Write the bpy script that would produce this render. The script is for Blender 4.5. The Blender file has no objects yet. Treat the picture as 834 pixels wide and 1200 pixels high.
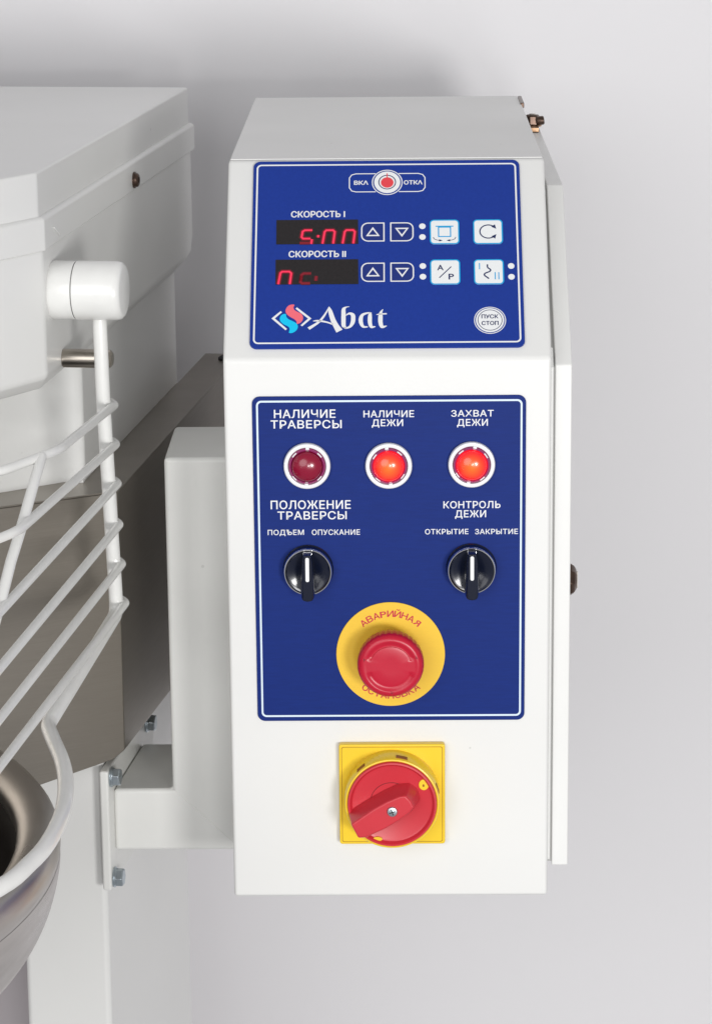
import bpy, bmesh, math, random
from mathutils import Matrix, Vector
random.seed(7)
sc = bpy.context.scene
COL = sc.collection
R = math.radians

# ------------------------------------------------------------------ camera
cd = bpy.data.cameras.new('camera')
cam = bpy.data.objects.new('camera', cd); COL.objects.link(cam); sc.camera = cam
cd.sensor_fit = 'VERTICAL'; cd.sensor_height = 24.0; cd.sensor_width = 24.0
cd.lens = 3352.749 / 1200 * 24.0
cd.clip_start = 0.05; cd.clip_end = 60
_p, _y, _r = 0.253610218, 0.0139237671, -0.00946329897
fw = Vector((-math.sin(_y)*math.cos(_p), math.cos(_y)*math.cos(_p), -math.sin(_p)))
rt0 = Vector((math.cos(_y), math.sin(_y), 0)); up0 = rt0.cross(fw)
rt = rt0*math.cos(_r) + up0*math.sin(_r); up = up0*math.cos(_r) - rt0*math.sin(_r)
CM = Matrix((rt, up, -fw)).transposed().to_4x4()
CM.translation = Vector((0.0987658, -1.62561737, 0.662883674))
cam.matrix_world = CM

# ------------------------------------------------------------------ light and exposure
w = bpy.data.worlds.new('World'); sc.world = w; w.use_nodes = True
bg = w.node_tree.nodes['Background']
bg.inputs['Color'].default_value = (0.985, 0.985, 1.0, 1); bg.inputs['Strength'].default_value = 0.35

def area(name, loc, target, sx, sy, power, col=(1, 1, 1)):
    l = bpy.data.lights.new(name, 'AREA'); l.shape = 'ELLIPSE'; l.size = sx; l.size_y = sy
    l.energy = power; l.color = col
    o = bpy.data.objects.new(name, l); COL.objects.link(o); o.location = loc
    o.rotation_euler = (Vector(target) - Vector(loc)).to_track_quat('-Z', 'Y').to_euler()
    return o
area('softbox_key', (1.15, -2.75, 0.26), (0.02, 0.0, 0.22), 0.6, 0.6, 37, (1, 0.99, 0.975))
area('softbox_second', (0.42, -2.9, 0.16), (0.02, 0.0, 0.22), 0.45, 0.45, 13, (1, 0.995, 0.985))
area('softbox_fill', (-0.95, -2.7, 0.95), (0.05, 0.1, 0.2), 2.0, 2.0, 30, (1, 1, 1))

sc.view_settings.view_transform = 'Standard'; sc.view_settings.look = 'None'
sc.view_settings.exposure = 0.0; sc.view_settings.gamma = 1.0
sc.view_settings.use_curve_mapping = False

# ------------------------------------------------------------------ materials
def srgb(r, g, b):
    f = lambda c: (c/255/12.92) if c/255 <= 0.04045 else ((c/255+0.055)/1.055)**2.4
    return (f(r), f(g), f(b), 1)

def mat(name, col, rough=0.5, metal=0.0, coat=0.0, spec=0.5, noise=0.0, nscale=60.0, stretch=None,
        rnoise=0.0, bump=0.0, bscale=900.0, bdist=0.0003, specks=0.0, speckcol=(0.2, 0.19, 0.17, 1), emit=None, estr=0.0, aniso=0.0):
    m = bpy.data.materials.new(name); m.use_nodes = True
    nt = m.node_tree; N = nt.nodes; Lk = nt.links; b = N['Principled BSDF']
    b.inputs['Base Color'].default_value = col if len(col) == 4 else (*col, 1)
    b.inputs['Roughness'].default_value = rough; b.inputs['Metallic'].default_value = metal
    b.inputs['Coat Weight'].default_value = coat; b.inputs['Coat Roughness'].default_value = 0.08
    b.inputs['Specular IOR Level'].default_value = spec
    b.inputs['Anisotropic'].default_value = aniso
    tc = N.new('ShaderNodeTexCoord'); mp = N.new('ShaderNodeMapping')
    Lk.new(tc.outputs['Object'], mp.inputs['Vector'])
    if stretch: mp.inputs['Scale'].default_value = stretch
    cur = None
    if noise > 0:
        n = N.new('ShaderNodeTexNoise'); n.inputs['Scale'].default_value = nscale; n.inputs['Detail'].default_value = 6
        Lk.new(mp.outputs['Vector'], n.inputs['Vector'])
        r = N.new('ShaderNodeMapRange'); r.inputs['From Min'].default_value = 0.3; r.inputs['From Max'].default_value = 0.7
        r.inputs['To Min'].default_value = 1-noise; r.inputs['To Max'].default_value = 1+noise
        Lk.new(n.outputs['Fac'], r.inputs['Value'])
        mx = N.new('ShaderNodeVectorMath'); mx.operation = 'SCALE'
        mx.inputs[0].default_value = col[:3]; Lk.new(r.outputs['Result'], mx.inputs['Scale'])
        cur = mx.outputs['Vector']
    if specks > 0:
        n3 = N.new('ShaderNodeTexVoronoi'); n3.inputs['Scale'].default_value = 48; n3.inputs['Randomness'].default_value = 1.0
        Lk.new(tc.outputs['Object'], n3.inputs['Vector'])
        sp = N.new('ShaderNodeSeparateColor'); Lk.new(n3.outputs['Color'], sp.inputs['Color'])
        r3 = N.new('ShaderNodeMapRange'); r3.inputs['From Min'].default_value = 0.72; r3.inputs['From Max'].default_value = 1.0
        r3.inputs['To Min'].default_value = 0.0; r3.inputs['To Max'].default_value = 0.075
        Lk.new(sp.outputs[0], r3.inputs['Value'])
        sb_ = N.new('ShaderNodeMath'); sb_.operation = 'SUBTRACT'
        Lk.new(r3.outputs['Result'], sb_.inputs[0]); Lk.new(n3.outputs['Distance'], sb_.inputs[1])
        rr = N.new('ShaderNodeMapRange'); rr.inputs['From Min'].default_value = 0.0; rr.inputs['From Max'].default_value = 0.02
        rr.inputs['To Max'].default_value = specks; Lk.new(sb_.outputs[0], rr.inputs['Value'])
        mix = N.new('ShaderNodeMix'); mix.data_type = 'RGBA'
        Lk.new(rr.outputs['Result'], mix.inputs[0])
        if cur: Lk.new(cur, mix.inputs[6])
        else: mix.inputs[6].default_value = col
        mix.inputs[7].default_value = speckcol
        cur = mix.outputs[2]
    if cur: Lk.new(cur, b.inputs['Base Color'])
    if rnoise > 0:
        n2 = N.new('ShaderNodeTexNoise'); n2.inputs['Scale'].default_value = nscale*0.7; n2.inputs['Detail'].default_value = 5
        Lk.new(mp.outputs['Vector'], n2.inputs['Vector'])
        r2 = N.new('ShaderNodeMapRange'); r2.inputs['From Min'].default_value = 0.3; r2.inputs['From Max'].default_value = 0.7
        r2.inputs['To Min'].default_value = max(0.02, rough-rnoise); r2.inputs['To Max'].default_value = rough+rnoise
        Lk.new(n2.outputs['Fac'], r2.inputs['Value']); Lk.new(r2.outputs['Result'], b.inputs['Roughness'])
    if bump > 0:
        nb = N.new('ShaderNodeTexNoise'); nb.inputs['Scale'].default_value = bscale; nb.inputs['Detail'].default_value = 3
        Lk.new(mp.outputs['Vector'], nb.inputs['Vector'])
        bu = N.new('ShaderNodeBump'); bu.inputs['Strength'].default_value = bump; bu.inputs['Distance'].default_value = bdist
        Lk.new(nb.outputs['Fac'], bu.inputs['Height']); Lk.new(bu.outputs['Normal'], b.inputs['Normal'])
    if emit:
        b.inputs['Emission Color'].default_value = emit; b.inputs['Emission Strength'].default_value = estr
    return m

WHITE = mat('white_powder_coat', (0.80, 0.80, 0.785, 1), 0.40, noise=0.02, nscale=7, rnoise=0.09, bump=0.25, bscale=520, bdist=0.00012, specks=0.25)
WHITE2 = mat('white_enamel', (0.79, 0.79, 0.775, 1), 0.34, coat=0.15, noise=0.012, nscale=12, rnoise=0.04, bump=0.18, bscale=420, bdist=0.00012, specks=0.3)
BRACKETW = mat('offwhite_brushed_on_paint', (0.79, 0.79, 0.765, 1), 0.36, noise=0.03, nscale=16, rnoise=0.08, bump=0.35, bscale=120, bdist=0.0003, specks=0.2)
RODW = mat('white_plastic_coating', (0.82, 0.82, 0.80, 1), 0.28, coat=0.25, noise=0.03, nscale=60, bump=0.3, bscale=180, bdist=0.0003)
STEEL = mat('brushed_stainless', (0.33, 0.30, 0.262, 1), 0.33, metal=0.9, noise=0.04, nscale=45, stretch=(1.0, 1.0, 60), rnoise=0.03)
BOWLSTEEL = mat('spun_stainless', (0.47, 0.445, 0.425, 1), 0.33, metal=1.0, noise=0.10, nscale=14, stretch=(1, 1, 9), rnoise=0.09, bump=0.1, bscale=40, bdist=0.0002)
BOWLDARK = mat('bowl_inside_painted_shade', (0.008, 0.006, 0.005, 1), 0.6, spec=0.2, noise=0.2, nscale=30)  # shade inside the steel bowl put into a near-black colour
PIN = mat('turned_steel', (0.40, 0.365, 0.32, 1), 0.28, metal=1.0, noise=0.1, nscale=30, stretch=(20, 1, 1))
ZINC = mat('zinc_plated_steel', (0.50, 0.56, 0.60, 1), 0.36, metal=1.0, noise=0.04, nscale=180)
CHROME = mat('polished_chrome', (0.78, 0.78, 0.79, 1), 0.10, metal=1.0)
BRASS = mat('tarnished_brass', (0.45, 0.28, 0.17, 1), 0.35, metal=1.0, noise=0.2, nscale=200)
DARKMETAL = mat('dark_lock_metal', (0.10, 0.065, 0.05, 1), 0.3, metal=0.8, noise=0.3, nscale=150)
RUBBER = mat('black_rubber', (0.015, 0.015, 0.016, 1), 0.6)
SEAL = mat('grey_door_seal', (0.50, 0.50, 0.49, 1), 0.6)
GAP = mat('dark_gap_seal', (0.10, 0.10, 0.10, 1), 0.8)
PINKW = mat('pinkish_grey', (0.60, 0.555, 0.575, 1), 0.55, noise=0.02, nscale=8, specks=0.2)  # even pinkish grey tone of the rear panel
WALL = mat('wall_paint', (0.82, 0.81, 0.828, 1), 0.9, noise=0.012, nscale=3, bump=0.15, bscale=60, bdist=0.001)
BLUE_UP = mat('blue_membrane_film', srgb(26, 56, 147), 0.5, spec=0.25, noise=0.05, nscale=500, bump=0.1, bscale=1500, bdist=0.00005)
BLUE_KEY = mat('darker_blue_key_film', srgb(24, 46, 124), 0.38)
BLUE_LOW = mat('blue_anodised_label', srgb(17, 43, 118), 0.5, spec=0.15, noise=0.07, nscale=300, stretch=(0.35, 3.5, 1), bump=0.08, bscale=300, bdist=0.00005)
PRINTW = mat('white_print', (0.86, 0.87, 0.88, 1), 0.45)
PRINTLB = mat('pale_blue_white_print', (0.70, 0.82, 0.92, 1), 0.45)
KEYW = mat('white_key_film', (0.87, 0.89, 0.90, 1), 0.4)
CYAN = mat('cyan_print', srgb(20, 165, 225), 0.45)
LOGOCY = mat('logo_cyan_print', srgb(0, 200, 245), 0.45)
LOGOPK = mat('logo_coral_print', srgb(245, 110, 125), 0.45)
NAVY = mat('navy_print', srgb(22, 38, 92), 0.45)
PWRRED = mat('red_print', srgb(232, 70, 78), 0.45)
LCD = mat('smoked_display_window', (0.016, 0.013, 0.014, 1), 0.35, noise=0.2, nscale=600)
SEGON = mat('lit_segment', (0.4, 0.01, 0.03, 1), 0.5, emit=(1.0, 0.04, 0.12, 1), estr=0.68)
SEGHALO = mat('segment_glow_in_window', (0.1, 0.004, 0.01, 1), 0.5, emit=(1.0, 0.02, 0.06, 1), estr=0.16)
SEGHALO2 = mat('faint_segment_glow', (0.05, 0.004, 0.01, 1), 0.5, emit=(1.0, 0.02, 0.06, 1), estr=0.045)
SEGDIM = mat('dim_segment', (0.1, 0.004, 0.01, 1), 0.5, emit=(1.0, 0.02, 0.06, 1), estr=0.14)
YEL = mat('yellow_label', srgb(240, 196, 50), 0.5, noise=0.02, nscale=700, stretch=(.3, 4, 1))
YELP = mat('yellow_plastic', srgb(243, 206, 45), 0.32, noise=0.02, nscale=60, bump=0.1, bscale=300, bdist=0.0001)
REDP = mat('red_plastic', srgb(205, 50, 62), 0.33, noise=0.03, nscale=60, bump=0.12, bscale=350, bdist=0.0001)
REDCAP = mat('red_cap_plastic', srgb(192, 18, 50), 0.32, noise=0.03, nscale=90, bump=0.1, bscale=400, bdist=0.0001)
REDTXT = mat('red_label_print', srgb(205, 45, 60), 0.5)
DARKRED = mat('engraved_dark_red', srgb(120, 12, 24), 0.6)
DARKSLOT = mat('slot_interior', srgb(150, 85, 15), 0.7)
BLACKP = mat('black_plastic', (0.003, 0.006, 0.020, 1), 0.22, spec=0.35, coat=0.3, bump=0.1, bscale=600, bdist=0.00008)
BEZELW = mat('white_bezel', (0.84, 0.85, 0.86, 1), 0.3, coat=0.3)
MAGENTA = mat('translucent_magenta_ring', srgb(150, 50, 105), 0.15, coat=0.6)

def lens_mat(name, base, e_mid, e_rim, s):
    m = mat(name, base, 0.24, coat=0.4)
    nt = m.node_tree; N = nt.nodes; Lk = nt.links; b = N['Principled BSDF']
    tc = N.new('ShaderNodeTexCoord'); ln = N.new('ShaderNodeVectorMath'); ln.operation = 'LENGTH'
    mp = N.new('ShaderNodeMapping'); mp.inputs['Scale'].default_value = (1, 1, 0)
    Lk.new(tc.outputs['Object'], mp.inputs['Vector']); Lk.new(mp.outputs['Vector'], ln.inputs[0])
    cr = N.new('ShaderNodeValToRGB'); mr = N.new('ShaderNodeMapRange'); mr.inputs['From Max'].default_value = 0.0095
    Lk.new(ln.outputs['Value'], mr.inputs['Value']); Lk.new(mr.outputs['Result'], cr.inputs['Fac'])
    cr.color_ramp.elements[0].color = e_mid; cr.color_ramp.elements[1].color = e_rim
    cr.color_ramp.elements[0].position = 0.1; cr.color_ramp.elements[1].position = 0.85
    Lk.new(cr.outputs['Color'], b.inputs['Emission Color']); b.inputs['Emission Strength'].default_value = s
    return m
LENS_OFF = mat('unlit_red_lens', srgb(140, 2, 46), 0.24, coat=0.35)
LENS_ON1 = lens_mat('lit_red_lens', srgb(190, 20, 25), (1.0, 0.24, 0.01, 1), (0.9, 0.012, 0.02, 1), 0.8)

# ------------------------------------------------------------------ object helpers
WM = {}
def tag(o, label=None, cat=None, group=None, kind=None):
    if label: o['label'] = label
    if cat: o['category'] = cat
    if group: o['group'] = group
    if kind: o['kind'] = kind
    return o
def thing(name, label, cat, loc, rotz=0.0):
    o = bpy.data.objects.new(name, None); COL.objects.link(o)
    o.empty_display_size = 0.05
    o.location = loc; o.rotation_euler = (0, 0, rotz)
    WM[o] = Matrix.Translation(loc) @ Matrix.Rotation(rotz, 4, 'Z')
    return tag(o, label, cat)
def part(name, bm, m, parent=None, M=None, smooth=35, bevel=0.0, seg=3, label=None, alim=28):
    me = bpy.data.meshes.new(name)
    if isinstance(bm, bpy.types.Mesh): me = bm; me.name = name
    else:
        bmesh.ops.recalc_face_normals(bm, faces=bm.faces)
        bm.to_mesh(me); bm.free()
    return link(name, me, m, parent, M, smooth, bevel, seg, label, alim)
def link(name, me, m, parent=None, M=None, smooth=35, bevel=0.0, seg=3, label=None, alim=28):
    o = bpy.data.objects.new(name, me); COL.objects.link(o)
    if not me.materials:
        for mm in (m if isinstance(m, (list, tuple)) else [m]): me.materials.append(mm)
    M = M if M is not None else Matrix.Identity(4)
    WM[o] = M.copy()
    if parent is not None:
        o.parent = parent; o.matrix_parent_inverse = WM[parent].inverted()
    o.matrix_basis = M
    if smooth or bevel > 0:
        me.polygons.foreach_set('use_smooth', [True]*len(me.polygons))
    if bevel > 0:
        b = o.modifiers.new('bevel', 'BEVEL'); b.width = bevel; b.segments = seg; b.limit_method = 'ANGLE'
        b.angle_limit = R(alim); b.harden_normals = True
    elif smooth: me.set_sharp_from_angle(angle=R(smooth))
    if label: o['label'] = label
    return o

def prism(poly, n0, n1, bm=None, holes=None):
    """poly: list of (x, y), extruded along z n0..n1"""
    bm = bm or bmesh.new()
    a = [bm.verts.new((x, y, n0)) for x, y in poly]; b = [bm.verts.new((x, y, n1)) for x, y in poly]
    bm.faces.new(a); bm.faces.new(b)
    k = len(poly)
    for i in range(k): bm.faces.new((a[i], a[(i+1) % k], b[(i+1) % k], b[i]))
    return bm
def loft(rings, bm=None, close=True):
    bm = bm or bmesh.new()
    V = [[bm.verts.new(p) for p in r] for r in rings]
    k = len(V[0])
    for A, B in zip(V, V[1:]):
        for i in range(k): bm.faces.new((A[i], A[(i+1) % k], B[(i+1) % k], B[i]))
    if close: bm.faces.new(V[0]); bm.faces.new(V[-1])
    return bm
def boxm(x0, x1, y0, y1, z0, z1, bm=None):
    return prism([(x0, y0), (x1, y0), (x1, y1), (x0, y1)], z0, z1, bm)
def rrect(x0, y0, x1, y1, r, n=6, rs=None):
    rs = rs or (r, r, r, r)    # bl, br, tr, tl
    out = []
    for (cx, cy, a0, rr) in ((x0, y0, 180, rs[0]), (x1, y0, 270, rs[1]), (x1, y1, 0, rs[2]), (x0, y1, 90, rs[3])):
        sx = 1 if cx == x0 else -1; sy = 1 if cy == y0 else -1
        if rr <= 0: out.append((cx, cy)); continue
        for i in range(n+1):
            a = R(a0 + 90*i/n); out.append((cx+sx*rr+rr*math.cos(a), cy+sy*rr+rr*math.sin(a)))
    return out
def circle(cx, cy, r, n=40): return [(cx+r*math.cos(2*math.pi*i/n), cy+r*math.sin(2*math.pi*i/n)) for i in range(n)]
def flat(poly, z, bm=None):
    bm = bm or bmesh.new(); bm.faces.new([bm.verts.new((x, y, z)) for x, y in poly]); return bm
def ringflat(outer, inner, z0, z1=None, bm=None):
    """flat frame between two outlines with the same vertex count"""
    bm = bm or bmesh.new()
    a = [bm.verts.new((x, y, z0)) for x, y in outer]; b = [bm.verts.new((x, y, z0)) for x, y in inner]
    k = len(a)
    for i in range(k): bm.faces.new((a[i], a[(i+1) % k], b[(i+1) % k], b[i]))
    return bm
def lathe(prof, n=64, rf=None, bm=None):
    """prof: (r, z); rf(i, theta) -> radius factor"""
    bm = bm or bmesh.new(); V = []
    for j, (r, z) in enumerate(prof):
        if r < 1e-7: V.append([bm.verts.new((0, 0, z))])
        else: V.append([bm.verts.new((r*(rf(j, 2*math.pi*i/n) if rf else 1)*math.cos(2*math.pi*i/n), r*(rf(j, 2*math.pi*i/n) if rf else 1)*math.sin(2*math.pi*i/n), z)) for i in range(n)])
    for A, B in zip(V, V[1:]):
        for i in range(n):
            q = (i+1) % n
            if len(A) == 1 and len(B) == 1: break
            if len(A) == 1: bm.faces.new((A[0], B[i], B[q]))
            elif len(B) == 1: bm.faces.new((A[i], A[q], B[0]))
            else: bm.faces.new((A[i], A[q], B[q], B[i]))
    return bm
def ribbon(pts, z, bm=None):
    """variable width stroke: (x, y, width)"""
    bm = bm or bmesh.new(); Ls = []
    P = [Vector(p[:2]) for p in pts]
    for i, p in enumerate(P):
        d0 = (P[i]-P[i-1]).normalized() if i else None
        d1 = (P[i+1]-P[i]).normalized() if i < len(P)-1 else None
        if d0 is None: d = d1; k = 1
        elif d1 is None: d = d0; k = 1
        else:
            d = (d0+d1).normalized(); k = 1/max(0.5, math.sqrt(max(0.0, (1+d0.dot(d1))/2)))
        nrm = Vector((-d.y, d.x))*pts[i][2]/2*k
        Ls.append((bm.verts.new((*(p+nrm), z)), bm.verts.new((*(p-nrm), z))))
    for a, b in zip(Ls, Ls[1:]): bm.faces.new((a[0], a[1], b[1], b[0]))
    return bm
def smoothpts(pts, n=6):
    out = []
    for i in range(len(pts)-1):
        p0 = pts[max(0, i-1)]; p1 = pts[i]; p2 = pts[i+1]; p3 = pts[min(len(pts)-1, i+2)]
        for k in range(n):
            t = k/n
            out.append(tuple(0.5*((2*b)+(c-a)*t+(2*a-5*b+4*c-d)*t*t+(-a+3*b-3*c+d)*t**3) for a, b, c, d in zip(p0, p1, p2, p3)))
    out.append(tuple(pts[-1])); return out
def smoothclosed(pts, n=5):
    k = len(pts); out = []
    for i in range(k):
        p0, p1, p2, p3 = pts[i-1], pts[i], pts[(i+1) % k], pts[(i+2) % k]
        for j in range(n):
            t = j/n
            out.append(tuple(0.5*((2*b)+(c-a)*t+(2*a-5*b+4*c-d)*t*t+(-a+3*b-3*c+d)*t**3) for a, b, c, d in zip(p0, p1, p2, p3)))
    return out
def fillet(pts, rad, n=6):
    P = [Vector(p) for p in pts]; out = [P[0]]
    for i in range(1, len(P)-1):
        a = (P[i-1]-P[i]); b = (P[i+1]-P[i]); r = min(rad, a.length*0.45, b.length*0.45)
        s = P[i]+a.normalized()*r; e = P[i]+b.normalized()*r
        for k in range(n+1):
            t = k/n; out.append(s*(1-t)**2 + P[i]*2*t*(1-t) + e*t*t)
    out.append(P[-1]); return out
def tube(pts, r, seg=14, bm=None, caps=True, jitter=0.0):
    bm = bm or bmesh.new(); P = [Vector(p) for p in pts]
    T = []
    for i in range(len(P)):
        a = P[max(0, i-1)]; b = P[min(len(P)-1, i+1)]; T.append((b-a).normalized())
    nrm = T[0].orthogonal().normalized(); rings = []
    prev = T[0]
    def ring(c, rad, nv, tv):
        bv = tv.cross(nv); return [bm.verts.new(c+(nv*math.cos(2*math.pi*k/seg)+bv*math.sin(2*math.pi*k/seg))*rad) for k in range(seg)]
    for i, c in enumerate(P):
        q = prev.rotation_difference(T[i]); nrm = (q @ nrm); nrm = (nrm - T[i]*nrm.dot(T[i])).normalized(); prev = T[i]
        if i == 0 and caps:
            for f in (0.95, 0.7, 0.35): rings.append(ring(c-T[0]*r*f, r*math.sqrt(1-f*f), nrm, T[0]))
        rings.append(ring(c, r*(1+random.uniform(-jitter, jitter)), nrm, T[i]))
        if i == len(P)-1 and caps:
            for f in (0.35, 0.7, 0.95): rings.append(ring(c+T[-1]*r*f, r*math.sqrt(1-f*f), nrm, T[-1]))
    for A, B in zip(rings, rings[1:]):
        for k in range(seg): bm.faces.new((A[k], A[(k+1) % seg], B[(k+1) % seg], B[k]))
    bm.faces.new(rings[0]); bm.faces.new(rings[-1])
    return bm
def text_mesh(body, x0, x1, y0, y1, z, bold=0.0, spacing=1.0):
    """lettering scaled to fill the given box (cap height y0..y1); bold = extra stroke width in metres"""
    c = bpy.data.curves.new('lettering', 'FONT'); c.body = {'Р': 'P', 'Я': 'R'}.get(body, body); c.resolution_u = 3
    c.space_character = spacing
    o = bpy.data.objects.new('tmp', c)
    COL.objects.link(o); bpy.context.view_layer.update()
    dg = bpy.context.evaluated_depsgraph_get()
    me = bpy.data.meshes.new_from_object(o.evaluated_get(dg))
    bpy.data.objects.remove(o); bpy.data.curves.remove(c)
    if body == 'Я':
        for v in me.vertices: v.co.x = -v.co.x
    xs = [v.co.x for v in me.vertices]; a, b = min(xs), max(xs); h0, h1 = 0.0, 0.729
    k = bold*(y1-y0)/0.73
    x0 += k; x1 -= k; y0 += k*0.7; y1 -= k*0.7
    bm = bmesh.new()
    shifts = [(0, 0)] if bold <= 0 else [(-k, 0), (k, 0), (0, k*0.7), (0, -k*0.7), (0, 0)]
    for i, (sx, sy) in enumerate(shifts):
        vm = [bm.verts.new((x0+(v.co.x-a)/(b-a)*(x1-x0)+sx, y0+(v.co.y-h0)/(h1-h0)*(y1-y0)+sy, z+i*0.00002)) for v in me.vertices]
        for p in me.polygons:
            try: bm.faces.new([vm[q] for q in p.vertices])
            except ValueError: pass
    out = bpy.data.meshes.new('lettering'); bm.to_mesh(out); bm.free(); bpy.data.meshes.remove(me)
    return out

MM = 0.001
def mm(pts): return [tuple(c*MM for c in p) for p in pts]

# ================================================================== SETTING
bm = bmesh.new()
for x in range(2):
    pass
vs = [bm.verts.new(v) for v in ((-4, 0.585, -2.5), (4, 0.585, -2.5), (4, 0.585, 3.5), (-4, 0.585, 3.5), (-4, 0.80, -2.5), (4, 0.80, -2.5), (4, 0.80, 3.5), (-4, 0.80, 3.5))]
for f in ((0, 1, 2, 3), (4, 5, 6, 7), (0, 1, 5, 4), (3, 2, 6, 7), (0, 3, 7, 4), (1, 2, 6, 5)): bm.faces.new([vs[i] for i in f])
wall = part('wall', bm, WALL, smooth=0)
tag(wall, 'plain pale lavender grey wall behind the machine', kind='structure')

# ================================================================== DOUGH MIXER (frame turned 7 degrees)
A7 = R(7.05); O7 = (-0.1038, 0.0, 0.0)
MX = Matrix.Translation(O7) @ Matrix.Rotation(-A7, 4, 'Z')
mixer = thing('dough_mixer', 'white and stainless steel dough mixer standing left of the control box', 'mixer', (-0.13, 0.14, -0.9), -A7)

def outline(off, rear=0.4515, front=0.0):
    f = front
    return [(off, f), (off, rear+off), (-0.42, rear+off), (-0.42, -0.20-off), (-0.14, -0.20-off), (-0.075+off*.3, -0.135-off*.6), (-0.031+off, -0.064-off*.3+f)]
def ring_at(pts, z): return [(x, y, z) for x, y in pts]
lid = loft([ring_at(outline(0.0), 0.4150), ring_at(outline(0.0), 0.4427)])
part('head_lid', lid, WHITE2, mixer, MX, bevel=0.0016, alim=15)
band = loft([ring_at(outline(0.0034), 0.3975), ring_at(outline(0.0034), 0.4155), ring_at(outline(0.0012), 0.4172)])
part('lid_band', band, WHITE2, mixer, MX, bevel=0.0012, alim=15)
body = loft([ring_at(outline(-0.004, 0.395, 0.006), 0.3150), ring_at(outline(0.0018, 0.4375), 0.3235), ring_at(outline(0.0018, 0.4475), 0.337), ring_at(outline(0.0018, 0.4475), 0.3985)])
head_body = part('head_body', body, WHITE2, mixer, MX, bevel=0.0025, alim=15)
# small folded notch mark on the band near the front corner
part('weld_mark', tube([(0.0040, 0.020, 0.4080), (0.0040, 0.034, 0.4015)], 0.0005, 8), WHITE2, mixer, MX)
# screw on the head side
MSC = MX @ Matrix.Translation((0.0034, 0.2437, 0.4045)) @ Matrix.Rotation(R(90), 4, 'Y')
scr = part('dome_screw', lathe([(0.0054, 0), (0.0054, 0.0010), (0.0047, 0.0012), (0.0045, 0.0026), (0.0036, 0.0034), (0.0022, 0.0036), (0.0021, 0.0015), (0, 0.0015)], 24), DARKMETAL, mixer, MSC)
# skirt (pedestal of the head)
sk = [(-0.009, 0.1310), (-0.009, 0.4321), (-0.42, 0.4321), (-0.42, -0.13), (-0.25, -0.09), (-0.055, 0.0939), (-0.022, 0.1245), (-0.014, 0.1275)]
part('head_skirt', prism(sk, 0.2275, 0.320), WHITE2, mixer, MX, bevel=0.0025)
part('skirt_flange', prism([(-0.0088, 0.130), (-0.0088, 0.125), (-0.0160, 0.1225), (-0.0185, 0.126), (-0.014, 0.130)], 0.2279, 0.2310), WHITE2, mixer, MX, bevel=0.0005)
# stainless steel housing
top = [(0.0169, 0.1075), (0.0186, 0.5402), (-0.42, 0.5402), (-0.42, -0.2160), (-0.0464, 0.0606)]
bot = [(0.0169, 0.1055, 0.0590), (0.0176, 0.5402, 0.0355), (-0.0085, 0.5402, 0.035), (-0.0085, 0.4300, 0.038), (-0.42, 0.4300, 0.03), (-0.42, -0.2200, -0.02), (-0.0480, 0.0580, 0.0420), (0.010, 0.100, 0.0535)]
topr = [(0.0169, 0.1075), (0.0186, 0.5402), (-0.0085, 0.5402), (-0.0085, 0.4300), (-0.42, 0.4300), (-0.42, -0.2160), (-0.0464, 0.0606), (0.010, 0.1024)]
hs = loft([bot, ring_at(topr, 0.2280)])
housing = part('steel_housing', hs, STEEL, mixer, MX, bevel=0.0008, seg=2)
# top ledge plate
lp = [(0.0174, 0.1070), (0.0190, 0.5405), (-0.0088, 0.5405), (-0.0088, 0.4303), (-0.42, 0.4303), (-0.42, -0.2165), (-0.0464, 0.0600)]
part('ledge_plate', prism(lp, 0.2281, 0.2292), STEEL, mixer, MX, bevel=0.0004, seg=2)
part('cable_grommet', lathe([(0.0035, -0.002), (0.0055, 0.000), (0.0055, 0.0015), (0.0035, 0.003), (0.0015, 0.0035), (0, 0.0035)], 20), RUBBER, mixer, MX @ Matrix.Translation((0.011, 0.518, 0.2294)))
# column below
col_poly = [(-0.0530, 0.101), (0.0034, 0.101), (0.0034, 0.366), (-0.0525, 0.366)]
part('column', prism(col_poly, -0.9, 0.0565), WHITE2, mixer, MX, bevel=0.004)
part('rear_panel', prism([(-0.40, 0.250), (-0.0535, 0.250), (-0.0535, 0.50), (-0.40, 0.50)], -0.9, 0.034), PINKW, mixer, MX, bevel=0.006)
# turned stop pin under the guard hinge
MP = MX @ Matrix.Translation((0.0015, 0.040, 0.3268)) @ Matrix.Rotation(R(90), 4, 'Y')
part('stop_pin', lathe([(0, 0), (0.0048, 0), (0.0056, 0.0006), (0.0056, 0.0262), (0.0052, 0.0290), (0.0038, 0.0302), (0, 0.0304)], 32), PIN, mixer, MP)

# ================================================================== SUPPORT BRACKET
bracket = thing('support_bracket', 'off white L shaped tube bracket bolted to the mixer column, carrying the control box', 'bracket', (-0.082, 0.14, 0.01))
YF, YB = 0.1, 0.1895
def xplate(y): return -0.0944 + (y-0.0)*math.tan(A7) - 0.0001
Lp = lambda y: [(xplate(y), y, -0.0087), (-0.0008, y, -0.0087), (-0.0008, y, 0.2508), (-0.0441, y, 0.2508), (-0.0441, y, 0.0332), (xplate(y), y, 0.0332)]
part('tube_frame', loft([Lp(YF), Lp(YB)]), BRACKETW, bracket, bevel=0.0028, seg=4)
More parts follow.
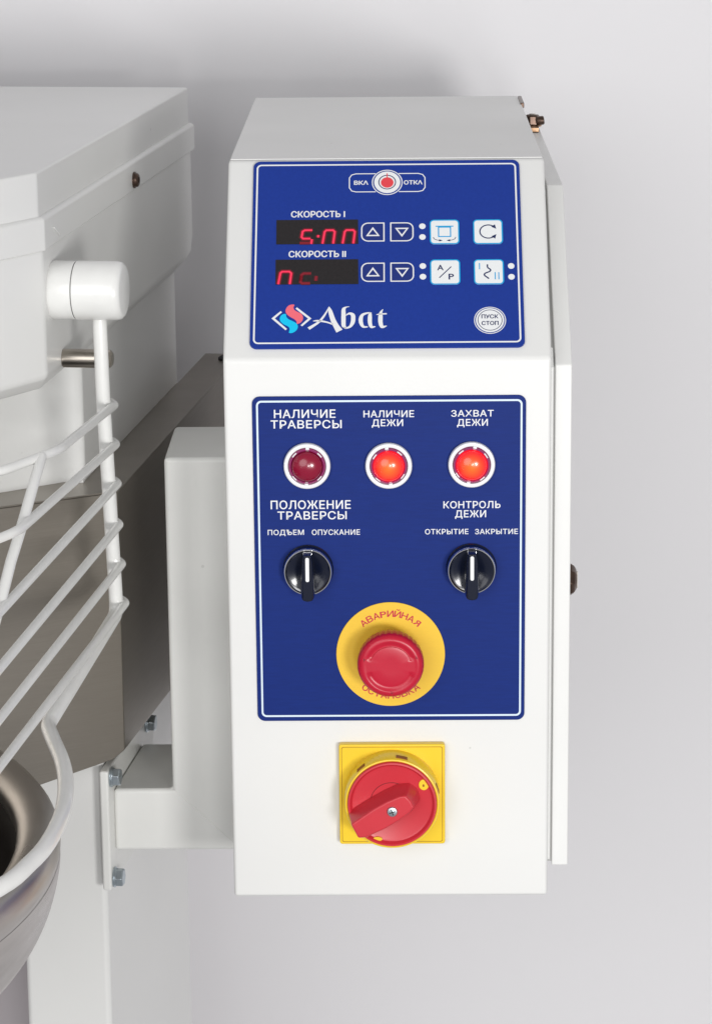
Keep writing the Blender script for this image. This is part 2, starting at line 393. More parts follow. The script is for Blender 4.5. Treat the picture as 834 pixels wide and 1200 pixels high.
# weld bead along the mitre
wb = [(-0.0435+0.0425*t/10, YF-0.00005, 0.0325-0.0405*t/10) for t in range(11)]
part('mitre_weld', tube([Vector(p)+Vector((0, random.uniform(0, .0001), 0)) for p in wb], 0.00035, 8, jitter=0.3), BRACKETW, bracket)
fp = boxm(0.0036, 0.0094, 0.088, 0.228, -0.0310, 0.0500)
plate = part('flange_plate', fp, BRACKETW, bracket, MX, bevel=0.0016)
def hexpoly(r, rot=0): return [(r*math.cos(R(60*i+rot)), r*math.sin(R(60*i+rot))) for i in range(6)]
def make_bolt(rot):
    b = loft([ring_at(hexpoly(0.0060, rot), 0.0020), ring_at(hexpoly(0.0060, rot), 0.0058), ring_at([(x*.86, y*.86) for x, y in hexpoly(0.0060, rot)], 0.0065)])
    return b
bolt_me = None
for i, (v, z, rot) in enumerate(((0.0955, 0.0440, 8), (0.0960, -0.0243, 22), (0.2060, 0.0431, 12))):
    Mb = MX @ Matrix.Translation((0.0095, v, z)) @ Matrix.Rotation(R(90), 4, 'Y')
    b = part('hex_bolt', make_bolt(rot), ZINC, bracket, Mb, smooth=0, bevel=0.0004, seg=2)
    part('washer', lathe([(0, 0), (0.0064, 0), (0.0067, 0.0004), (0.0067, 0.0010), (0.0060, 0.0011), (0.0058, 0.0013), (0.0058, 0.0022), (0, 0.0022)], 28), ZINC, b, Mb)

# ================================================================== MIXING BOWL
bowl = thing('mixing_bowl', 'round stainless steel mixing bowl with thick rolled rim below the guard', 'bowl', (-0.378, -0.16, -0.20))
MB = Matrix.Translation((-0.380, -0.160, 0.086))
rp = []
for i in range(15):
    a = R(-60 + 300*i/14)   # rolled rim tube
    rp.append((0.281 + 0.0125*math.cos(a), 0.0125*math.sin(a)))
part('rolled_rim', lathe(rp, 160), BOWLSTEEL, bowl, MB)
shell = [(0.2930, -0.004), (0.2925, -0.012), (0.2885, -0.028), (0.281, -0.043), (0.268, -0.058), (0.25, -0.072), (0.22, -0.088), (0.12, -0.105), (0.0, -0.11)]
part('shell', lathe(smoothpts(shell, 3), 160), BOWLSTEEL, bowl, MB)
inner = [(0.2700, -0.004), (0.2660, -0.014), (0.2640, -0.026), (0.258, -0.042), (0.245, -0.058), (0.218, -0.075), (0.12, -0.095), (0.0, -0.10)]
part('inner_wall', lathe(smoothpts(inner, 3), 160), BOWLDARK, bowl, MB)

# ================================================================== WIRE GUARD
guard = thing('bowl_guard', 'white coated wire safety guard hinged on a round boss at the left', 'guard', (-0.09, -0.05, 0.16), -A7)
MG = MX @ Matrix.Translation((0.0, 0.021, 0.3712)) @ Matrix.Rotation(R(90), 4, 'Y')
part('boss_collar', lathe([(0, 0.0018), (0.0166, 0.0018), (0.0171, 0.0026), (0.0171, 0.0152), (0.0166, 0.0157), (0, 0.0157)], 64), RODW, guard, MG)
part('hinge_boss', lathe([(0, 0.0159), (0.0165, 0.0159), (0.0172, 0.0165), (0.0172, 0.0400), (0.0166, 0.0425), (0.0150, 0.0440), (0.0140, 0.0443), (0, 0.0443)], 64), RODW, guard, MG)
part('seam_gap', lathe([(0.0167, 0.0155), (0.0167, 0.0161)], 64), GAP, guard, MG)
UA = 0.0275
armp = [(UA, 0.0272, 0.3560), (UA, 0.0300, 0.3035), (UA, 0.0385, 0.2386), (UA, 0.0462, 0.1850), (UA, 0.0462, 0.1715), (UA, 0.0250, 0.1665), (UA, -0.1270, 0.1562)]
part('main_arm', tube(fillet([armp[0], armp[1], armp[2], armp[3], (UA, 0.0475, 0.1675), armp[6]], 0.012, 7), 0.00425, 18), RODW, guard, MX)
ringpts = [(UA, -0.1255, 0.1563), (0.0290, -0.1350, 0.1560), (0.0371, -0.1569, 0.1562), (0.0494, -0.1888, 0.1562), (0.0583, -0.2184, 0.1562), (0.0652, -0.2496, 0.1562), (0.0689, -0.2762, 0.1562), (0.0703, -0.3091, 0.1562), (0.0681, -0.3342, 0.1562), (0.0615, -0.3655, 0.1562), (0.035, -0.420, 0.1562), (-0.03, -0.485, 0.1562), (-0.14, -0.535, 0.1562), (-0.26, -0.55, 0.1562)]
part('lower_ring', tube(smoothpts(ringpts, 5), 0.0042, 18), RODW, guard, MX)
UR = 0.0325
for (v0, z0, v1, z1, bendv) in ((0.0389, 0.2994, -0.1054, 0.3053, -0.1054), (0.0402, 0.2752, -0.1954, 0.2839, -0.1954), (0.0415, 0.2507, -0.2387, 0.2529, -0.285),
                                (0.0427, 0.2250, -0.2432, 0.2245, -0.355), (0.0464, 0.1994, -0.2472, 0.1990, -0.41), (0.0526, 0.1729, -0.2511, 0.1748, -0.46)):
    zb = z0+(z1-z0)*(v0-bendv)/(v0-v1)
    pts = [(UR-0.0030, v0+0.0030, z0+0.0006), (UR, v0-0.001, z0), (UR, bendv, zb), (UR-0.0195, bendv-0.052, zb), (UR-0.0195-0.15, bendv-0.15, zb)]
    part('rung', tube(fillet(pts, 0.010, 5), 0.0026, 12), RODW, guard, MX)
    # weld fillet where the rung crosses the arm
    va = 0.0300 if z0 > 0.29 else 0.0300+(0.3035-z0)*0.13
    part('weld', tube([(0.0288, va-0.002, z0+0.0030), (0.0310, v0-0.004, z0+0.0008)], 0.0022, 8), RODW, guard, MX)
part('brace_rod', tube([(0.0275, -0.1220, 0.3052), (0.0290, -0.1500, 0.2950), (0.0295, -0.1805, 0.2795), (0.0295, -0.2018, 0.2690), (0.0295, -0.2251, 0.2540), (0.0290, -0.275, 0.225)], 0.0029, 12), RODW, guard, MX)

# ================================================================== CONTROL BOX
H, S, T, D = 0.332738, 0.097112, 0.102869, 0.335862
LL = math.hypot(S, T)
cb = thing('control_box', 'white sheet metal control box with blue panels, knobs and an emergency stop', 'control box', (0.095, 0.2, 0.0))
def yz_prism(poly, x0, x1):
    return loft([[(x0, y, z) for y, z in poly], [(x1, y, z) for y, z in poly]])
part('housing', yz_prism([(0, 0), (0, H), (S, H+T), (S+D, H+T), (S+D, 0)], 0.0, 0.19), WHITE, cb, bevel=0.0022, seg=4)
# lid sheet folded over the top
part('top_cover', boxm(0.0012, 0.1888, S+0.0015, S+D-0.0015, H+T+0.0001, H+T+0.0009), WHITE, cb, bevel=0.0004, seg=2)
door = part('side_door', yz_prism([(0.008, 0.0165), (0.012, 0.3262), (0.1180, 0.4168), (0.425, 0.4168), (0.425, 0.0165)], 0.1928, 0.2027), WHITE, cb, bevel=0.0009, seg=3)
part('door_seal', yz_prism([(0.010, 0.0185), (0.014, 0.3245), (0.122, 0.4125), (0.420, 0.4125), (0.420, 0.0185)], 0.1901, 0.1928), [SEAL], cb, smooth=0)
part('seal_strip', yz_prism([(0.004, 0.022), (0.006, 0.326), (0.016, 0.336), (0.016, 0.022)], 0.1900, 0.1915), WHITE, cb, bevel=0.0004)
ML = Matrix.Translation((0.2027, 0.026, 0.1922)) @ Matrix.Rotation(R(90), 4, 'Y')
lk = part('quarter_turn_lock', lathe([(0.0098, 0), (0.0098, 0.0015), (0.0085, 0.0032), (0.0062, 0.0046), (0.003, 0.0048), (0, 0.0044)], 8), DARKMETAL, cb, ML, smooth=0, bevel=0.0004)
part('lock_slot', boxm(-0.005, 0.005, -0.001, 0.001, 0.0042, 0.0053), PIN, lk, ML, smooth=0)
# hinge hardware at the top rear corner
hg = part('hinge_leaf', boxm(0.1880, 0.1906, 0.376, 0.420, 0.4340, 0.4378), DARKMETAL, cb, bevel=0.0006)
part('hinge_bracket', boxm(0.1935, 0.2010, 0.376, 0.405, 0.4170, 0.4205), BRASS, cb, bevel=0.0006)
hb = part('hinge_nut', loft([ring_at(hexpoly(0.0052, 10), 0), ring_at(hexpoly(0.0052, 10), 0.006), ring_at(hexpoly(0.0042, 10), 0.007)]), DARKMETAL, cb, Matrix.Translation((0.1970, 0.392, 0.4207)), smooth=0, bevel=0.0004)
part('stud', lathe([(0, 0), (0.0028, 0), (0.0026, 0.0070), (0.0020, 0.0076), (0, 0.0076)], 16), PIN, hb, Matrix.Translation((0.1970, 0.392, 0.4207)))
part('hinge_pin', lathe([(0, 0), (0.0030, 0), (0.0033, 0.0006), (0.0031, 0.0046), (0.0024, 0.0052), (0, 0.0052)], 16), DARKMETAL, cb, Matrix.Translation((0.2000, 0.388, 0.4235)) @ Matrix.Rotation(R(82), 4, 'Y'))
part('hinge_washer', lathe([(0, 0), (0.0066, 0), (0.0066, 0.0010), (0, 0.0010)], 20), BRASS, hb, Matrix.Translation((0.1970, 0.392, 0.4196)))

# ---- panel frames: local x to the right, y up the panel, z out of the panel (metres)
MU = Matrix(((1, 0, 0, 0), (0, S/LL, -T/LL, 0), (0, T/LL, S/LL, H), (0, 0, 0, 1)))
MD = Matrix(((1, 0, 0, 0), (0, 0, -1, 0), (0, 1, 0, 0), (0, 0, 0, 1)))

# ---- upper panel
up = part('upper_panel', prism(rrect(0.0153, 0.0070, 0.1748, 0.1397, 0.0042), 0.0002, 0.0016), BLUE_UP, cb, MU, bevel=0.0002, seg=1, label='upper blue membrane panel with two red digit displays')
ZP = 0.00168
part('border', ringflat(rrect(0.0172, 0.0099, 0.1728, 0.1372, 0.0030), rrect(0.0182, 0.0109, 0.1718, 0.1362, 0.0021), ZP), PRINTW, up, MU, smooth=0)
def let(body, x0, x1, y0, y1, z, parent, M, m=PRINTW, bold=0.012, name='lettering', sp=1.0):
    return part(name, text_mesh(body, x0*MM, x1*MM, y0*MM, y1*MM, z, bold, sp), m, parent, M, smooth=0)
def pr(bm, m, parent, M=MU, name='printed_mark'): return part(name, bm, m, parent, M, smooth=0)
let('СКОРОСТЬ I', 38.2, 70.4, 98.6, 103.2, ZP, up, MU, bold=0.028)
let('СКОРОСТЬ II', 37.1, 71.0, 70.1, 74.7, ZP, up, MU, bold=0.028)
# power key
pk = part('power_key', prism(circle(0.0955, 0.1236, 0.0078, 48), 0.0016, 0.0019), KEYW, cb, MU, smooth=0, label='round white power key with red symbol')
pr(ringflat(circle(.0955, .1236, .0092, 48), circle(.0955, .1236, .0086, 48), ZP), PRINTW, up, name='power_ring')
pr(ringflat(circle(.0955, .1236, .0053, 40), circle(.0955, .1236, .0047, 40), 0.00194), NAVY, pk)
pr(flat(circle(.0955, .1233, .0038, 32), 0.00196), PWRRED, pk)
pr(flat([(.0952, .1262), (.0958, .1262), (.0958, .1300), (.0952, .1300)], 0.00198), PWRRED, pk)
for sx in (-1, 1):
    pts = [(95.5+sx*6.9, 130.0), (95.5+sx*18.6, 130.0), (95.5+sx*21.2, 129.2), (95.5+sx*22.6, 127.0), (95.5+sx*22.6, 119.8), (95.5+sx*21.2, 117.5), (95.5+sx*18.6, 116.8), (95.5+sx*6.9, 116.8)]
    pr(ribbon([(x*MM, y*MM, .00062) for x, y in pts], ZP), PRINTW, up, name='pill_outline')
let('ВКΛ', 75.6, 84.2, 121.9, 125.0, ZP, up, MU, bold=0.035)
let('ОТКΛ', 105.4, 116.6, 121.9, 125.0, ZP, up, MU, bold=0.035)
# displays
def seg(pts, wd, z, bm=None): return ribbon([(x*MM, y*MM, wd*MM) for x, y in pts], z, bm)
d1 = part('display', prism([(x*MM, y*MM) for x, y in ((29.7, 79.4), (78.3, 79.4), (78.1, 96.8), (29.6, 96.8))], 0.0016, 0.00175), LCD, cb, MU, smooth=0, label='upper display window with glowing red digits')
d2 = part('display', prism([(x*MM, y*MM) for x, y in ((29.7, 51.0), (78.4, 51.0), (78.2, 68.5), (29.5, 68.5))], 0.0016, 0.00175), LCD, cb, MU, smooth=0, label='lower display window with faint red digits')
def digits(parent, strokes, z0):
    for i, (pts, kind) in enumerate(strokes):
        wd = 1.15
        if kind == 'on':
            pr(seg(pts, 3.2, z0-0.00002), SEGHALO2, parent, name='segment_glow'); pr(seg(pts, 2.1, z0), SEGHALO, parent, name='segment_glow')
            pr(seg(pts, wd, z0+0.00004), SEGON, parent, name='segment')
        else:
            pr(seg(pts, 2.4, z0), SEGHALO2, parent, name='segment_glow'); pr(seg(pts, 1.3, z0+0.00004), SEGDIM, parent, name='segment')
digits(d1, [([(51.0, 89.3), (46.6, 89.3), (45.3, 88.4), (44.7, 84.4), (45.6, 83.3), (50.0, 83.3)], 'on'), ([(50.8, 82.9), (50.4, 79.5)], 'on'), ([(43.6, 80.2), (49.6, 80.2)], 'dim'),
            ([(54.6, 85.8), (54.4, 84.1)], 'on'),
            ([(57.1, 79.6), (58.3, 88.0), (59.3, 89.2), (63.3, 89.2), (64.3, 88.0), (63.4, 79.6)], 'on'),
            ([(69.0, 79.6), (70.2, 88.0), (71.2, 89.2), (75.2, 89.2), (76.2, 88.0), (75.3, 79.6)], 'on')], 0.00179)
digits(d2, [([(31.3, 51.2), (32.5, 59.0), (33.5, 60.0), (37.7, 60.0), (38.9, 58.8), (38.1, 51.2)], 'on'),
            ([(50.6, 58.6), (46.2, 58.6), (45.0, 57.6), (44.4, 52.6), (45.4, 51.7), (50.0, 51.7)], 'dim'), ([(44.9, 57.2), (44.5, 53.2)], 'dim'), ([(53.6, 56.8), (53.3, 53.4)], 'dim')], 0.00179)
# arrow keys
def arrow_key(x0, y0, x1, y1, upward):
    rs = (4.2*MM, .3*MM, .3*MM, 4.2*MM) if upward else (.3*MM, 4.2*MM, 4.2*MM, .3*MM)
    o = rrect(x0*MM, y0*MM, x1*MM, y1*MM, 0, 6, rs)
    q = 0.75
    i_ = rrect((x0+q)*MM, (y0+q)*MM, (x1-q)*MM, (y1-q)*MM, 0, 6, tuple(max(.1*MM, r-q*MM) for r in rs))
    k = part('arrow_key', prism(i_, 0.0016, 0.00172), BLUE_KEY, cb, MU, smooth=0)
    pr(ringflat(o, i_, 0.00178), PRINTW, k, name='key_outline')
    cx, cy = (x0+x1)/2, (y0+y1)/2; s = 1 if upward else -1
    t = [(cx, cy+3.6*s), (cx-4.1, cy-2.9*s), (cx+4.1, cy-2.9*s)]; t2 = [(cx, cy+1.9*s), (cx-2.6, cy-2.0*s), (cx+2.6, cy-2.0*s)]
    pr(ringflat(mm(t), mm(t2), 0.00178), PRINTW, k, name='arrow_symbol')
for y0, y1 in ((80.9, 94.5), (52.4, 65.9)):
    arrow_key(79.9, y0, 93.8, y1, True); arrow_key(97.1, y0, 111.0, y1, False)
for x, y in ((116.2, 91.6), (116.2, 83.9), (116.2, 63.3), (116.2, 55.8), (168.1, 62.9), (168.1, 55.3)):
    part('indicator_dot', prism(circle(x*MM, y*MM, .00195, 24), 0.0016, 0.00185), KEYW, cb, MU, smooth=0)
def white_key(x0, y0, x1, y1, label):
    k = part('function_key', prism(rrect(x0*MM, y0*MM, x1*MM, y1*MM, 2.4*MM), 0.0016, 0.0020), KEYW, cb, MU, smooth=0, label=label)
    pr(ringflat(rrect((x0-.2)*MM, (y0-.2)*MM, (x1+.2)*MM, (y1+.2)*MM, 2.6*MM), rrect((x0+.6)*MM, (y0+.6)*MM, (x1-.6)*MM, (y1-.6)*MM, 1.9*MM), 0.00203), CYAN, k, name='key_outline')
    return k
ZK = 0.00205
def arrowhead(tip, ang, l, wd):
    a = R(ang); tx, ty = tip; dx, dy = math.cos(a), math.sin(a)
    return flat([(tx*MM, ty*MM), ((tx-dx*l-dy*wd/2)*MM, (ty-dy*l+dx*wd/2)*MM), ((tx-dx*l+dy*wd/2)*MM, (ty-dy*l-dx*wd/2)*MM)], ZK)
k1 = white_key(120.7, 78.7, 137.9, 95.9, 'white key with cyan bowl symbol')
pr(seg([(124.0, 91.3), (134.6, 91.3)], .7, ZK), CYAN, k1)
pr(ringflat(mm(rrect(125.4, 83.6, 133.2, 91.0, .3)), mm(rrect(126.1, 84.3, 132.5, 90.3, .2)), ZK), CYAN, k1)
for s, cx in ((1, 122.6), (-1, 135.9)):
    pr(seg(smoothpts([(cx, 83.6), (cx+s*.6, 82.3), (cx+s*2.2, 81.5), (cx+s*4.0, 81.2)]), .4, ZK), NAVY, k1)
    pr(arrowhead((cx+s*5.6, 81.2), 0 if s > 0 else 180, 2.2, 1.5), NAVY, k1)
k2 = white_key(146.4, 78.6, 163.6, 95.8, 'white key with navy circular arrow symbol')
arc = [(155.2+5.0*math.cos(R(a)), 87.3+4.7*math.sin(R(a))) for a in range(48, 313, 12)]
pr(seg(arc, .75, ZK), NAVY, k2)
pr(arrowhead((159.9, 89.2), -52, 3.0, 2.8), NAVY, k2); pr(arrowhead((159.9, 85.4), 52, 3.0, 2.8), NAVY, k2)
k3 = white_key(120.6, 50.2, 138.0, 67.5, 'white key with letters A and P divided by a slash')
let('A', 124.6, 128.4, 60.0, 64.1, ZK, k3, MU, NAVY, 0.02); let('P', 131.2, 134.4, 53.5, 57.8, ZK, k3, MU, NAVY, 0.02)
pr(seg([(125.8, 54.8), (132.9, 62.6)], .6, ZK), NAVY, k3)
k4 = white_key(146.3, 50.1, 163.6, 67.4, 'white key with wavy speed symbol between I and II')
pr(seg([(149.5, 60.6), (149.5, 65.0)], .6, ZK), CYAN, k4)
for x in (158.6, 160.7): pr(seg([(x, 53.4), (x, 58.4)], .6, ZK), CYAN, k4)
pr(seg(smoothpts([(154.2, 64.0), (154.3, 61.8), (155.9, 60.3), (155.4, 59.0), (152.6, 57.6), (152.4, 56.2), (153.9, 54.9), (154.9, 53.9)], 4), .85, ZK), NAVY, k4)
# start / stop key
ks = part('start_stop_key', prism(circle(.1549, .0252, .0082, 48), 0.0016, 0.0019), KEYW, cb, MU, smooth=0, label='round white start and stop key')
pr(ringflat(circle(.1549, .0252, .0072, 48), circle(.1549, .0252, .0068, 48), 0.00193), NAVY, ks)
pr(ringflat(circle(.1549, .0252, .0093, 48), circle(.1549, .0252, .0088, 48), ZP), PRINTW, up, name='key_outline')
let('ПУСК', 149.9, 159.8, 26.3, 29.1, 0.00194, ks, MU, NAVY, 0.03); let('СТОП', 149.9, 159.8, 21.7, 24.5, 0.00194, ks, MU, NAVY, 0.03)
# maker's logo and name
def lg(p): return tuple([(49.1+((310+p[0]/5.56)-361)/2.013)*MM, (19.6+(388-(350+p[1]/5.56))/1.698)*MM] + ([p[2]/5.56/1.85*MM] if len(p) > 2 else []))
def stroke(pts, m, n=5, name='logo_stroke', sm=True):
    q = smoothpts([tuple(map(float, p)) for p in pts], n) if sm else pts
    pr(ribbon([lg(p) for p in q], ZP), m, up, name=name)
stroke([(108, 93, 12), (55, 137, 14), (142, 210, 13)], PRINTW, sm=False); stroke([(205, 70, 13), (294, 139, 14), (240, 186, 12)], PRINTW, sm=False)
pr(flat([lg(p) for p in smoothclosed([(192, 48), (165, 49), (145, 63), (135, 88), (143, 108), (165, 127), (192, 142), (208, 158), (211, 173), (232, 167), (248, 148), (249, 124), (236, 106), (212, 94), (193, 82), (187, 65)], 4)], ZP), LOGOPK, up, name='logo_swoosh')
pr(flat([lg(p) for p in smoothclosed([(137, 108), (112, 113), (99, 133), (103, 156), (125, 176), (152, 189), (164, 205), (160, 231), (187, 230), (211, 211), (217, 188), (206, 169), (182, 155), (156, 143), (141, 126)], 4)], ZP), LOGOCY, up, name='logo_swoosh')
ZP2 = ZP+0.00003
stroke([(419, 62, 3), (427, 92, 24), (446, 150, 30), (468, 192, 34), (488, 222, 42)], PRINTW, name='lettering')
stroke([(419, 62, 3), (404, 95, 9), (380, 132, 13), (352, 163, 14), (318, 186, 17), (287, 205, 20)], PRINTW, name='lettering')
stroke([(316, 156, 4), (340, 154, 11), (372, 157, 12), (410, 165, 10), (445, 178, 10)], PRINTW, name='lettering')
stroke([(552, 63, 3), (530, 67, 9), (515, 80, 22), (514, 110, 26), (514, 160, 26), (516, 188, 24), (532, 204, 8)], PRINTW, name='lettering')
stroke([(526, 122, 4), (552, 108, 14), (574, 118, 24), (577, 142, 26), (573, 168, 24), (556, 194, 15), (528, 203, 10), (514, 196, 6)], PRINTW, name='lettering')
stroke([(690, 104, 8), (664, 107, 12), (638, 118, 18), (627, 140, 24), (628, 168, 24), (642, 194, 16), (672, 196, 7)], PRINTW, name='lettering')
stroke([(689, 102, 14), (686, 130, 24), (686, 168, 24), (696, 196, 18), (722, 194, 5)], PRINTW, name='lettering')
stroke([(772, 82, 3), (758, 102, 16), (755, 128, 26), (755, 168, 26), (766, 196, 20), (796, 190, 4)], PRINTW, name='lettering')
stroke([(728, 117, 4), (752, 113, 9), (796, 111, 9)], PRINTW, name='lettering')

# ---- lower panel
lo = part('lower_panel', prism(rrect(0.0163, 0.1129, 0.1754, 0.3113, 0.0045), 0.0002, 0.0011), BLUE_LOW, cb, MD, bevel=0.0002, seg=1, label='lower blue metal panel with lamps, selectors and emergency stop')
ZL = 0.00118
part('border', ringflat(rrect(0.0187, 0.1155, 0.1733, 0.3089, 0.0030), rrect(0.0198, 0.1166, 0.1722, 0.3078, 0.0020), ZL), PRINTLB, lo, MD, smooth=0)
for body, x0, x1, y0, y1 in (('НАЛИЧИЕ', 29.0, 64.8, 298.5, 303.5), ('ТРАВЕРСЫ', 27.0, 68.3, 292.3, 297.2), ('НАЛИЧИЕ', 81.0, 110.4, 298.6, 302.7), ('ДЕЖИ', 85.8, 104.0, 293.3, 297.4),
                             ('ЗАХВАТ', 131.9, 156.6, 298.7, 302.6), ('ДЕЖИ', 135.3, 153.2, 293.2, 297.3), ('ПОЛОЖЕНИЕ', 26.2, 73.1, 243.8, 249.0), ('ТРАВЕРСЫ', 30.1, 70.7, 237.5, 242.4),
                             ('КОНТРОЛЬ', 127.3, 160.7, 243.7, 248.0), ('ДЕЖИ', 134.1, 152.3, 238.2, 242.5), ('ПОДЪЕМ', 24.2, 45.5, 228.1, 231.3), ('ОПУСКАНИЕ', 50.1, 78.4, 228.0, 231.3),
                             ('ОТКРЫТИЕ', 116.5, 142.0, 228.0, 231.2), ('ЗАКРЫТИЕ', 145.8, 171.0, 227.9, 231.1)):
    let(body, x0, x1, y0, y1, ZL, lo, MD, bold=0.014, sp=1.06)
# pilot lamps
def lamp(x, z, lens, rot, label):
    M = MD @ Matrix.Translation((x*MM, z*MM, 0.0011)) @ Matrix.Rotation(R(rot), 4, 'Z')
    b = part('indicator_lamp', lathe([(0.0133, 0.0), (0.0137, 0.0006), (0.0137, 0.0026), (0.0132, 0.0034), (0.0120, 0.0036), (0.0113, 0.0034), (0.0110, 0.0026), (0.0110, 0.0004)], 64), BEZELW, cb, M, label=label)
    part('lens_collar', lathe([(0.0110, 0.0018), (0.0106, 0.0036), (0.0100, 0.0042), (0.0094, 0.0038), (0.0091, 0.0026)], 64), MAGENTA, b, M)
    for a in (80, 260):
        part('collar_notch', boxm(-0.0011, 0.0011, 0.0094, 0.0114, 0.0026, 0.0040), BEZELW, b, M @ Matrix.Rotation(R(a-90), 4, 'Z'), bevel=0.0003)
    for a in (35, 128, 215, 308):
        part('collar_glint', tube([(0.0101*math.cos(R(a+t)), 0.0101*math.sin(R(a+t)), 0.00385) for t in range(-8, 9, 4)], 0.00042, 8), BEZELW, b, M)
    pf = [(0.0093, 0.0014), (0.0092, 0.0030)] + [(0.0090*math.cos(R(t)), 0.0034+0.0050*math.sin(R(t))) for t in range(0, 90, 9)] + [(0, 0.0084)]
    part('lens', lathe(pf, 56), lens, b, M)
lamp(47.9, 270.2, LENS_OFF, 8, 'unlit dark red lamp in a white bezel')
lamp(95.5, 270.0, LENS_ON1, 16, 'glowing orange red lamp in the middle of the row')
lamp(143.8, 270.4, LENS_ON1, 0, 'glowing orange red lamp at the right end of the row')
# selector switches
def selector(x, z, label):
    M = MD @ Matrix.Translation((x*MM, z*MM, 0.0011))
    b = part('selector_switch', lathe([(0.0148, 0), (0.0149, 0.0010), (0.0144, 0.0016), (0.0143, 0.0062), (0.0139, 0.0070), (0.0126, 0.0071)], 64), BLACKP, cb, M, label=label)
    part('chrome_ring', lathe([(0.0143, 0.0064), (0.0142, 0.0076), (0.0138, 0.0082), (0.0133, 0.0082), (0.0130, 0.0076), (0.0130, 0.0066)], 64), CHROME, b, M)
    part('knob_disc', lathe([(0.0131, 0.0060), (0.0130, 0.0084), (0.0122, 0.0092), (0.0105, 0.0090), (0.0060, 0.0072), (0.0, 0.0066)], 64), BLACKP, b, M)
    # lever: narrow at top, swelling at lower end
    def lev(f, z_): return [(px*f*MM, py*MM, z_) for px, py in ((-2.6, 12.9), (2.6, 12.9), (3.5, 8), (3.9, 0), (4.1, -9), (4.0, -13.2), (3.2, -14.6), (0, -15.1), (-3.2, -14.6), (-4.0, -13.2), (-4.1, -9), (-3.9, 0), (-3.5, 8))]
    part('lever', loft([lev(1.08, 0.0062), lev(1.0, 0.0120), lev(0.86, 0.0172), lev(0.74, 0.0182)]), BLACKP, b, M, bevel=0.0007)
    part('pointer_line', prism(rrect(-0.00105, -0.0028, 0.00105, 0.0118, 0.0009), 0.0180, 0.0185), PRINTW, b, M, smooth=0)
selector(47.7, 207.3, 'black selector knob with white pointer at the left')
selector(143.7, 207.6, 'black selector knob with white pointer at the right')
# emergency stop
ME = MD @ Matrix.Translation((0.0959, 0.1545, 0.0011))
es = part('emergency_stop', prism(circle(0, 0, 0.0322, 96), 0.0, 0.0008), YEL, cb, ME, smooth=0, bevel=0.0002, label='red mushroom push button on a round yellow plate')
def arc_text(body, r, a0, a1, hgt, inward, z, parent, M):
    n = len(body); objs = []
    for i, ch in enumerate(body):
        a = a0+(a1-a0)*i/(n-1)
        hw = {'Й': 2.0, 'И': 2.0}.get(ch, 1.9)
        me = text_mesh(ch, -hw*MM, hw*MM, -hgt/2*MM, hgt/2*MM, z, 0.022)
        rot = a-90 if not inward else a+90
        part('lettering', me, REDTXT, parent, M @ Matrix.Rotation(R(a), 4, 'Z') @ Matrix.Translation((r*MM, 0, 0)) @ Matrix.Rotation(R(-90 if not inward else 90), 4, 'Z'), smooth=0)
arc_text('АВАРИЙНАЯ', 25.2, 129, 51, 4.0, False, 0.00088, es, ME)
arc_text('ОСТАНОВКА', 25.6, 234, 306, 4.0, True, 0.00088, es, ME)
part('button_stem', lathe([(0.0145, 0.0006), (0.0140, 0.004), (0.0125, 0.0065), (0.0120, 0.014)], 48), DARKRED, es, ME)
def knurl(j, th):
    if j in (2, 3, 4): return 1.0 - (0.018 if (math.sin(th*34) > 0.55) else 0.0)
    return 1.0
cap = [(0.0120, 0.0120), (0.0180, 0.0122), (0.0192, 0.0135), (0.0196, 0.0165), (0.0196, 0.0205), (0.0193, 0.0222), (0.0186, 0.0240), (0.0172, 0.0252), (0.0156, 0.0256), (0.0150, 0.0254), (0.0140, 0.0247), (0.0128, 0.0243), (0.0122, 0.0244), (0.0120, 0.0251), (0.0105, 0.0254), (0.005, 0.0253), (0, 0.0253)]
cbm = lathe(cap, 240, knurl)
for v in cbm.verts:
    rr_ = math.hypot(v.co.x, v.co.y)
    if 0.0110 < rr_ < 0.0153 and v.co.z > 0.0235:
        sn = abs(v.co.y)/rr_; t_ = min(1, max(0, (sn-0.22)/0.25)); t_ = t_*t_*(3-2*t_)
        v.co.z = 0.0254*(1-t_)+v.co.z*t_
cp = part('push_cap', cbm, REDCAP, es, ME, smooth=50)
for a in (18, 162, 270):
    part('arrow_mark', flat([(0.0, -.0008), (0.0020, 0.0), (0.0, .0008)], 0.02555), DARKRED, cp, ME @ Matrix.Rotation(R(a), 4, 'Z') @ Matrix.Translation((0.0158, 0, 0)) @ Matrix.Rotation(R(90), 4, 'Z'), smooth=0)

# main switch
MS = MD @ Matrix.Translation((0.0963, 0.0676, 0.0))
sw = part('main_switch', prism(rrect(-0.0317, -0.0317, 0.0317, 0.0317, 0.0016), 0.0002, 0.0055), YELP, cb, MS, bevel=0.0008, label='red rotary main switch on a square yellow plate')
part('plate_groove', ringflat(rrect(-0.0302, -0.0302, 0.0302, 0.0302, 0.0012), rrect(-0.0299, -0.0299, 0.0299, 0.0299, 0.0011), 0.00556), DARKSLOT, sw, MS, smooth=0)
part('collar', lathe([(0.0284, 0.0050), (0.0281, 0.0210), (0.0277, 0.0216), (0.0270, 0.0218), (0.0266, 0.0214), (0.0265, 0.0150)], 96), YELP, sw, MS)
for a, ww in ((78, 0.0034), (131, 0.0030), (17, 0.0028)):
    part('collar_slot', boxm(0.0268, 0.02845, -ww, ww, 0.0148, 0.0196), DARKSLOT, sw, MS @ Matrix.Rotation(R(a), 4, 'Z'), bevel=0.0003)
dial = part('dial', lathe([(0.0265, 0.012), (0.0265, 0.0226), (0.0261, 0.0232), (0.0252, 0.0233), (0.0246, 0.0226), (0.0238, 0.0212), (0.0225, 0.0207), (0, 0.0205)], 96), REDP, sw, MS)
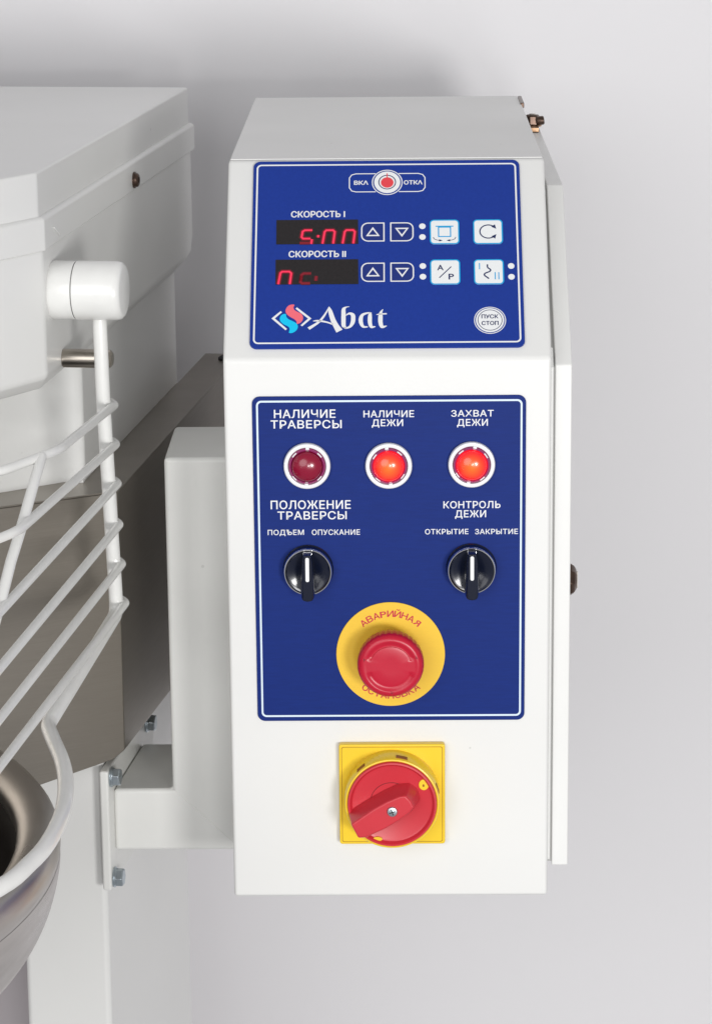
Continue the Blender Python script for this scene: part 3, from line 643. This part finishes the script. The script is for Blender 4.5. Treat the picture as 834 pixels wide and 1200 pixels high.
def yb(cx, cy, rx, ry, n=24): return [(cx+rx*math.cos(2*math.pi*i/n), cy+ry*math.sin(2*math.pi*i/n)) for i in range(n)]
part('padlock_tab', prism(yb(0.0188, 0.0118, 0.0030, 0.0034), 0.0202, 0.0216), YELP, dial, MS, bevel=0.0004)
part('tab_hole', flat(yb(0.0186, 0.0114, 0.0006, 0.0009, 12), 0.02165), DARKSLOT, dial, MS, smooth=0)
part('padlock_tab', prism(yb(-0.0072, -0.0226, 0.0028, 0.0013), 0.0198, 0.0222), YELP, dial, MS @ Matrix.Rotation(R(-4), 4, 'Z'), bevel=0.0003)
part('engraved_arc', tube([(0.0125*math.cos(R(a))-0.0005, 0.0125*math.sin(R(a))+0.0005, 0.02060) for a in range(62, 172, 5)], 0.00022, 6), DARKRED, dial, MS)
HT = [(-25.2, 5.0), (-25.9, -4.2), (-21.5, -6.3), (-9.0, -7.2), (0, -6.9), (8.0, -5.9), (12.2, -4.3), (12.6, 0), (11.6, 4.4), (8, 5.9), (0, 6.6), (-9, 6.6)]
HB = [(-25.0, 9.0), (-25.4, -8.0), (-21.5, -9.2), (-9.0, -10.2), (0, -10.2), (9.0, -9.4), (16.0, -6.0), (17.6, 0), (15.6, 6.0), (9, 9.2), (0, 9.8), (-9, 9.8)]
rr = lambda P, z: [(x*MM, y*MM, z) for x, y in P]
mid = [((a[0]*.55+b[0]*.45), (a[1]*.55+b[1]*.45)) for a, b in zip(HB, HT)]
hd = part('handle', loft([rr(HB, 0.0204), rr(mid, 0.0280), rr(HT, 0.0346)]), REDP, sw, MS @ Matrix.Rotation(R(30), 4, 'Z'), bevel=0.0010)
MSs = MS @ Matrix.Translation((0, 0, 0.0347))
ss = part('screw', lathe([(0.0031, -0.0004), (0.0031, 0.0006), (0.0027, 0.0012), (0.0012, 0.0016), (0, 0.0016)], 32), ZINC, hd, MSs)
sb = boxm(-0.0019, 0.0019, -0.0003, 0.0003, 0.00150, 0.00168); boxm(-0.0003, 0.0003, -0.0019, 0.0019, 0.00152, 0.00170, sb)
part('screw_cross', sb, RUBBER, hd, MSs @ Matrix.Rotation(R(20), 4, 'Z'), smooth=0)
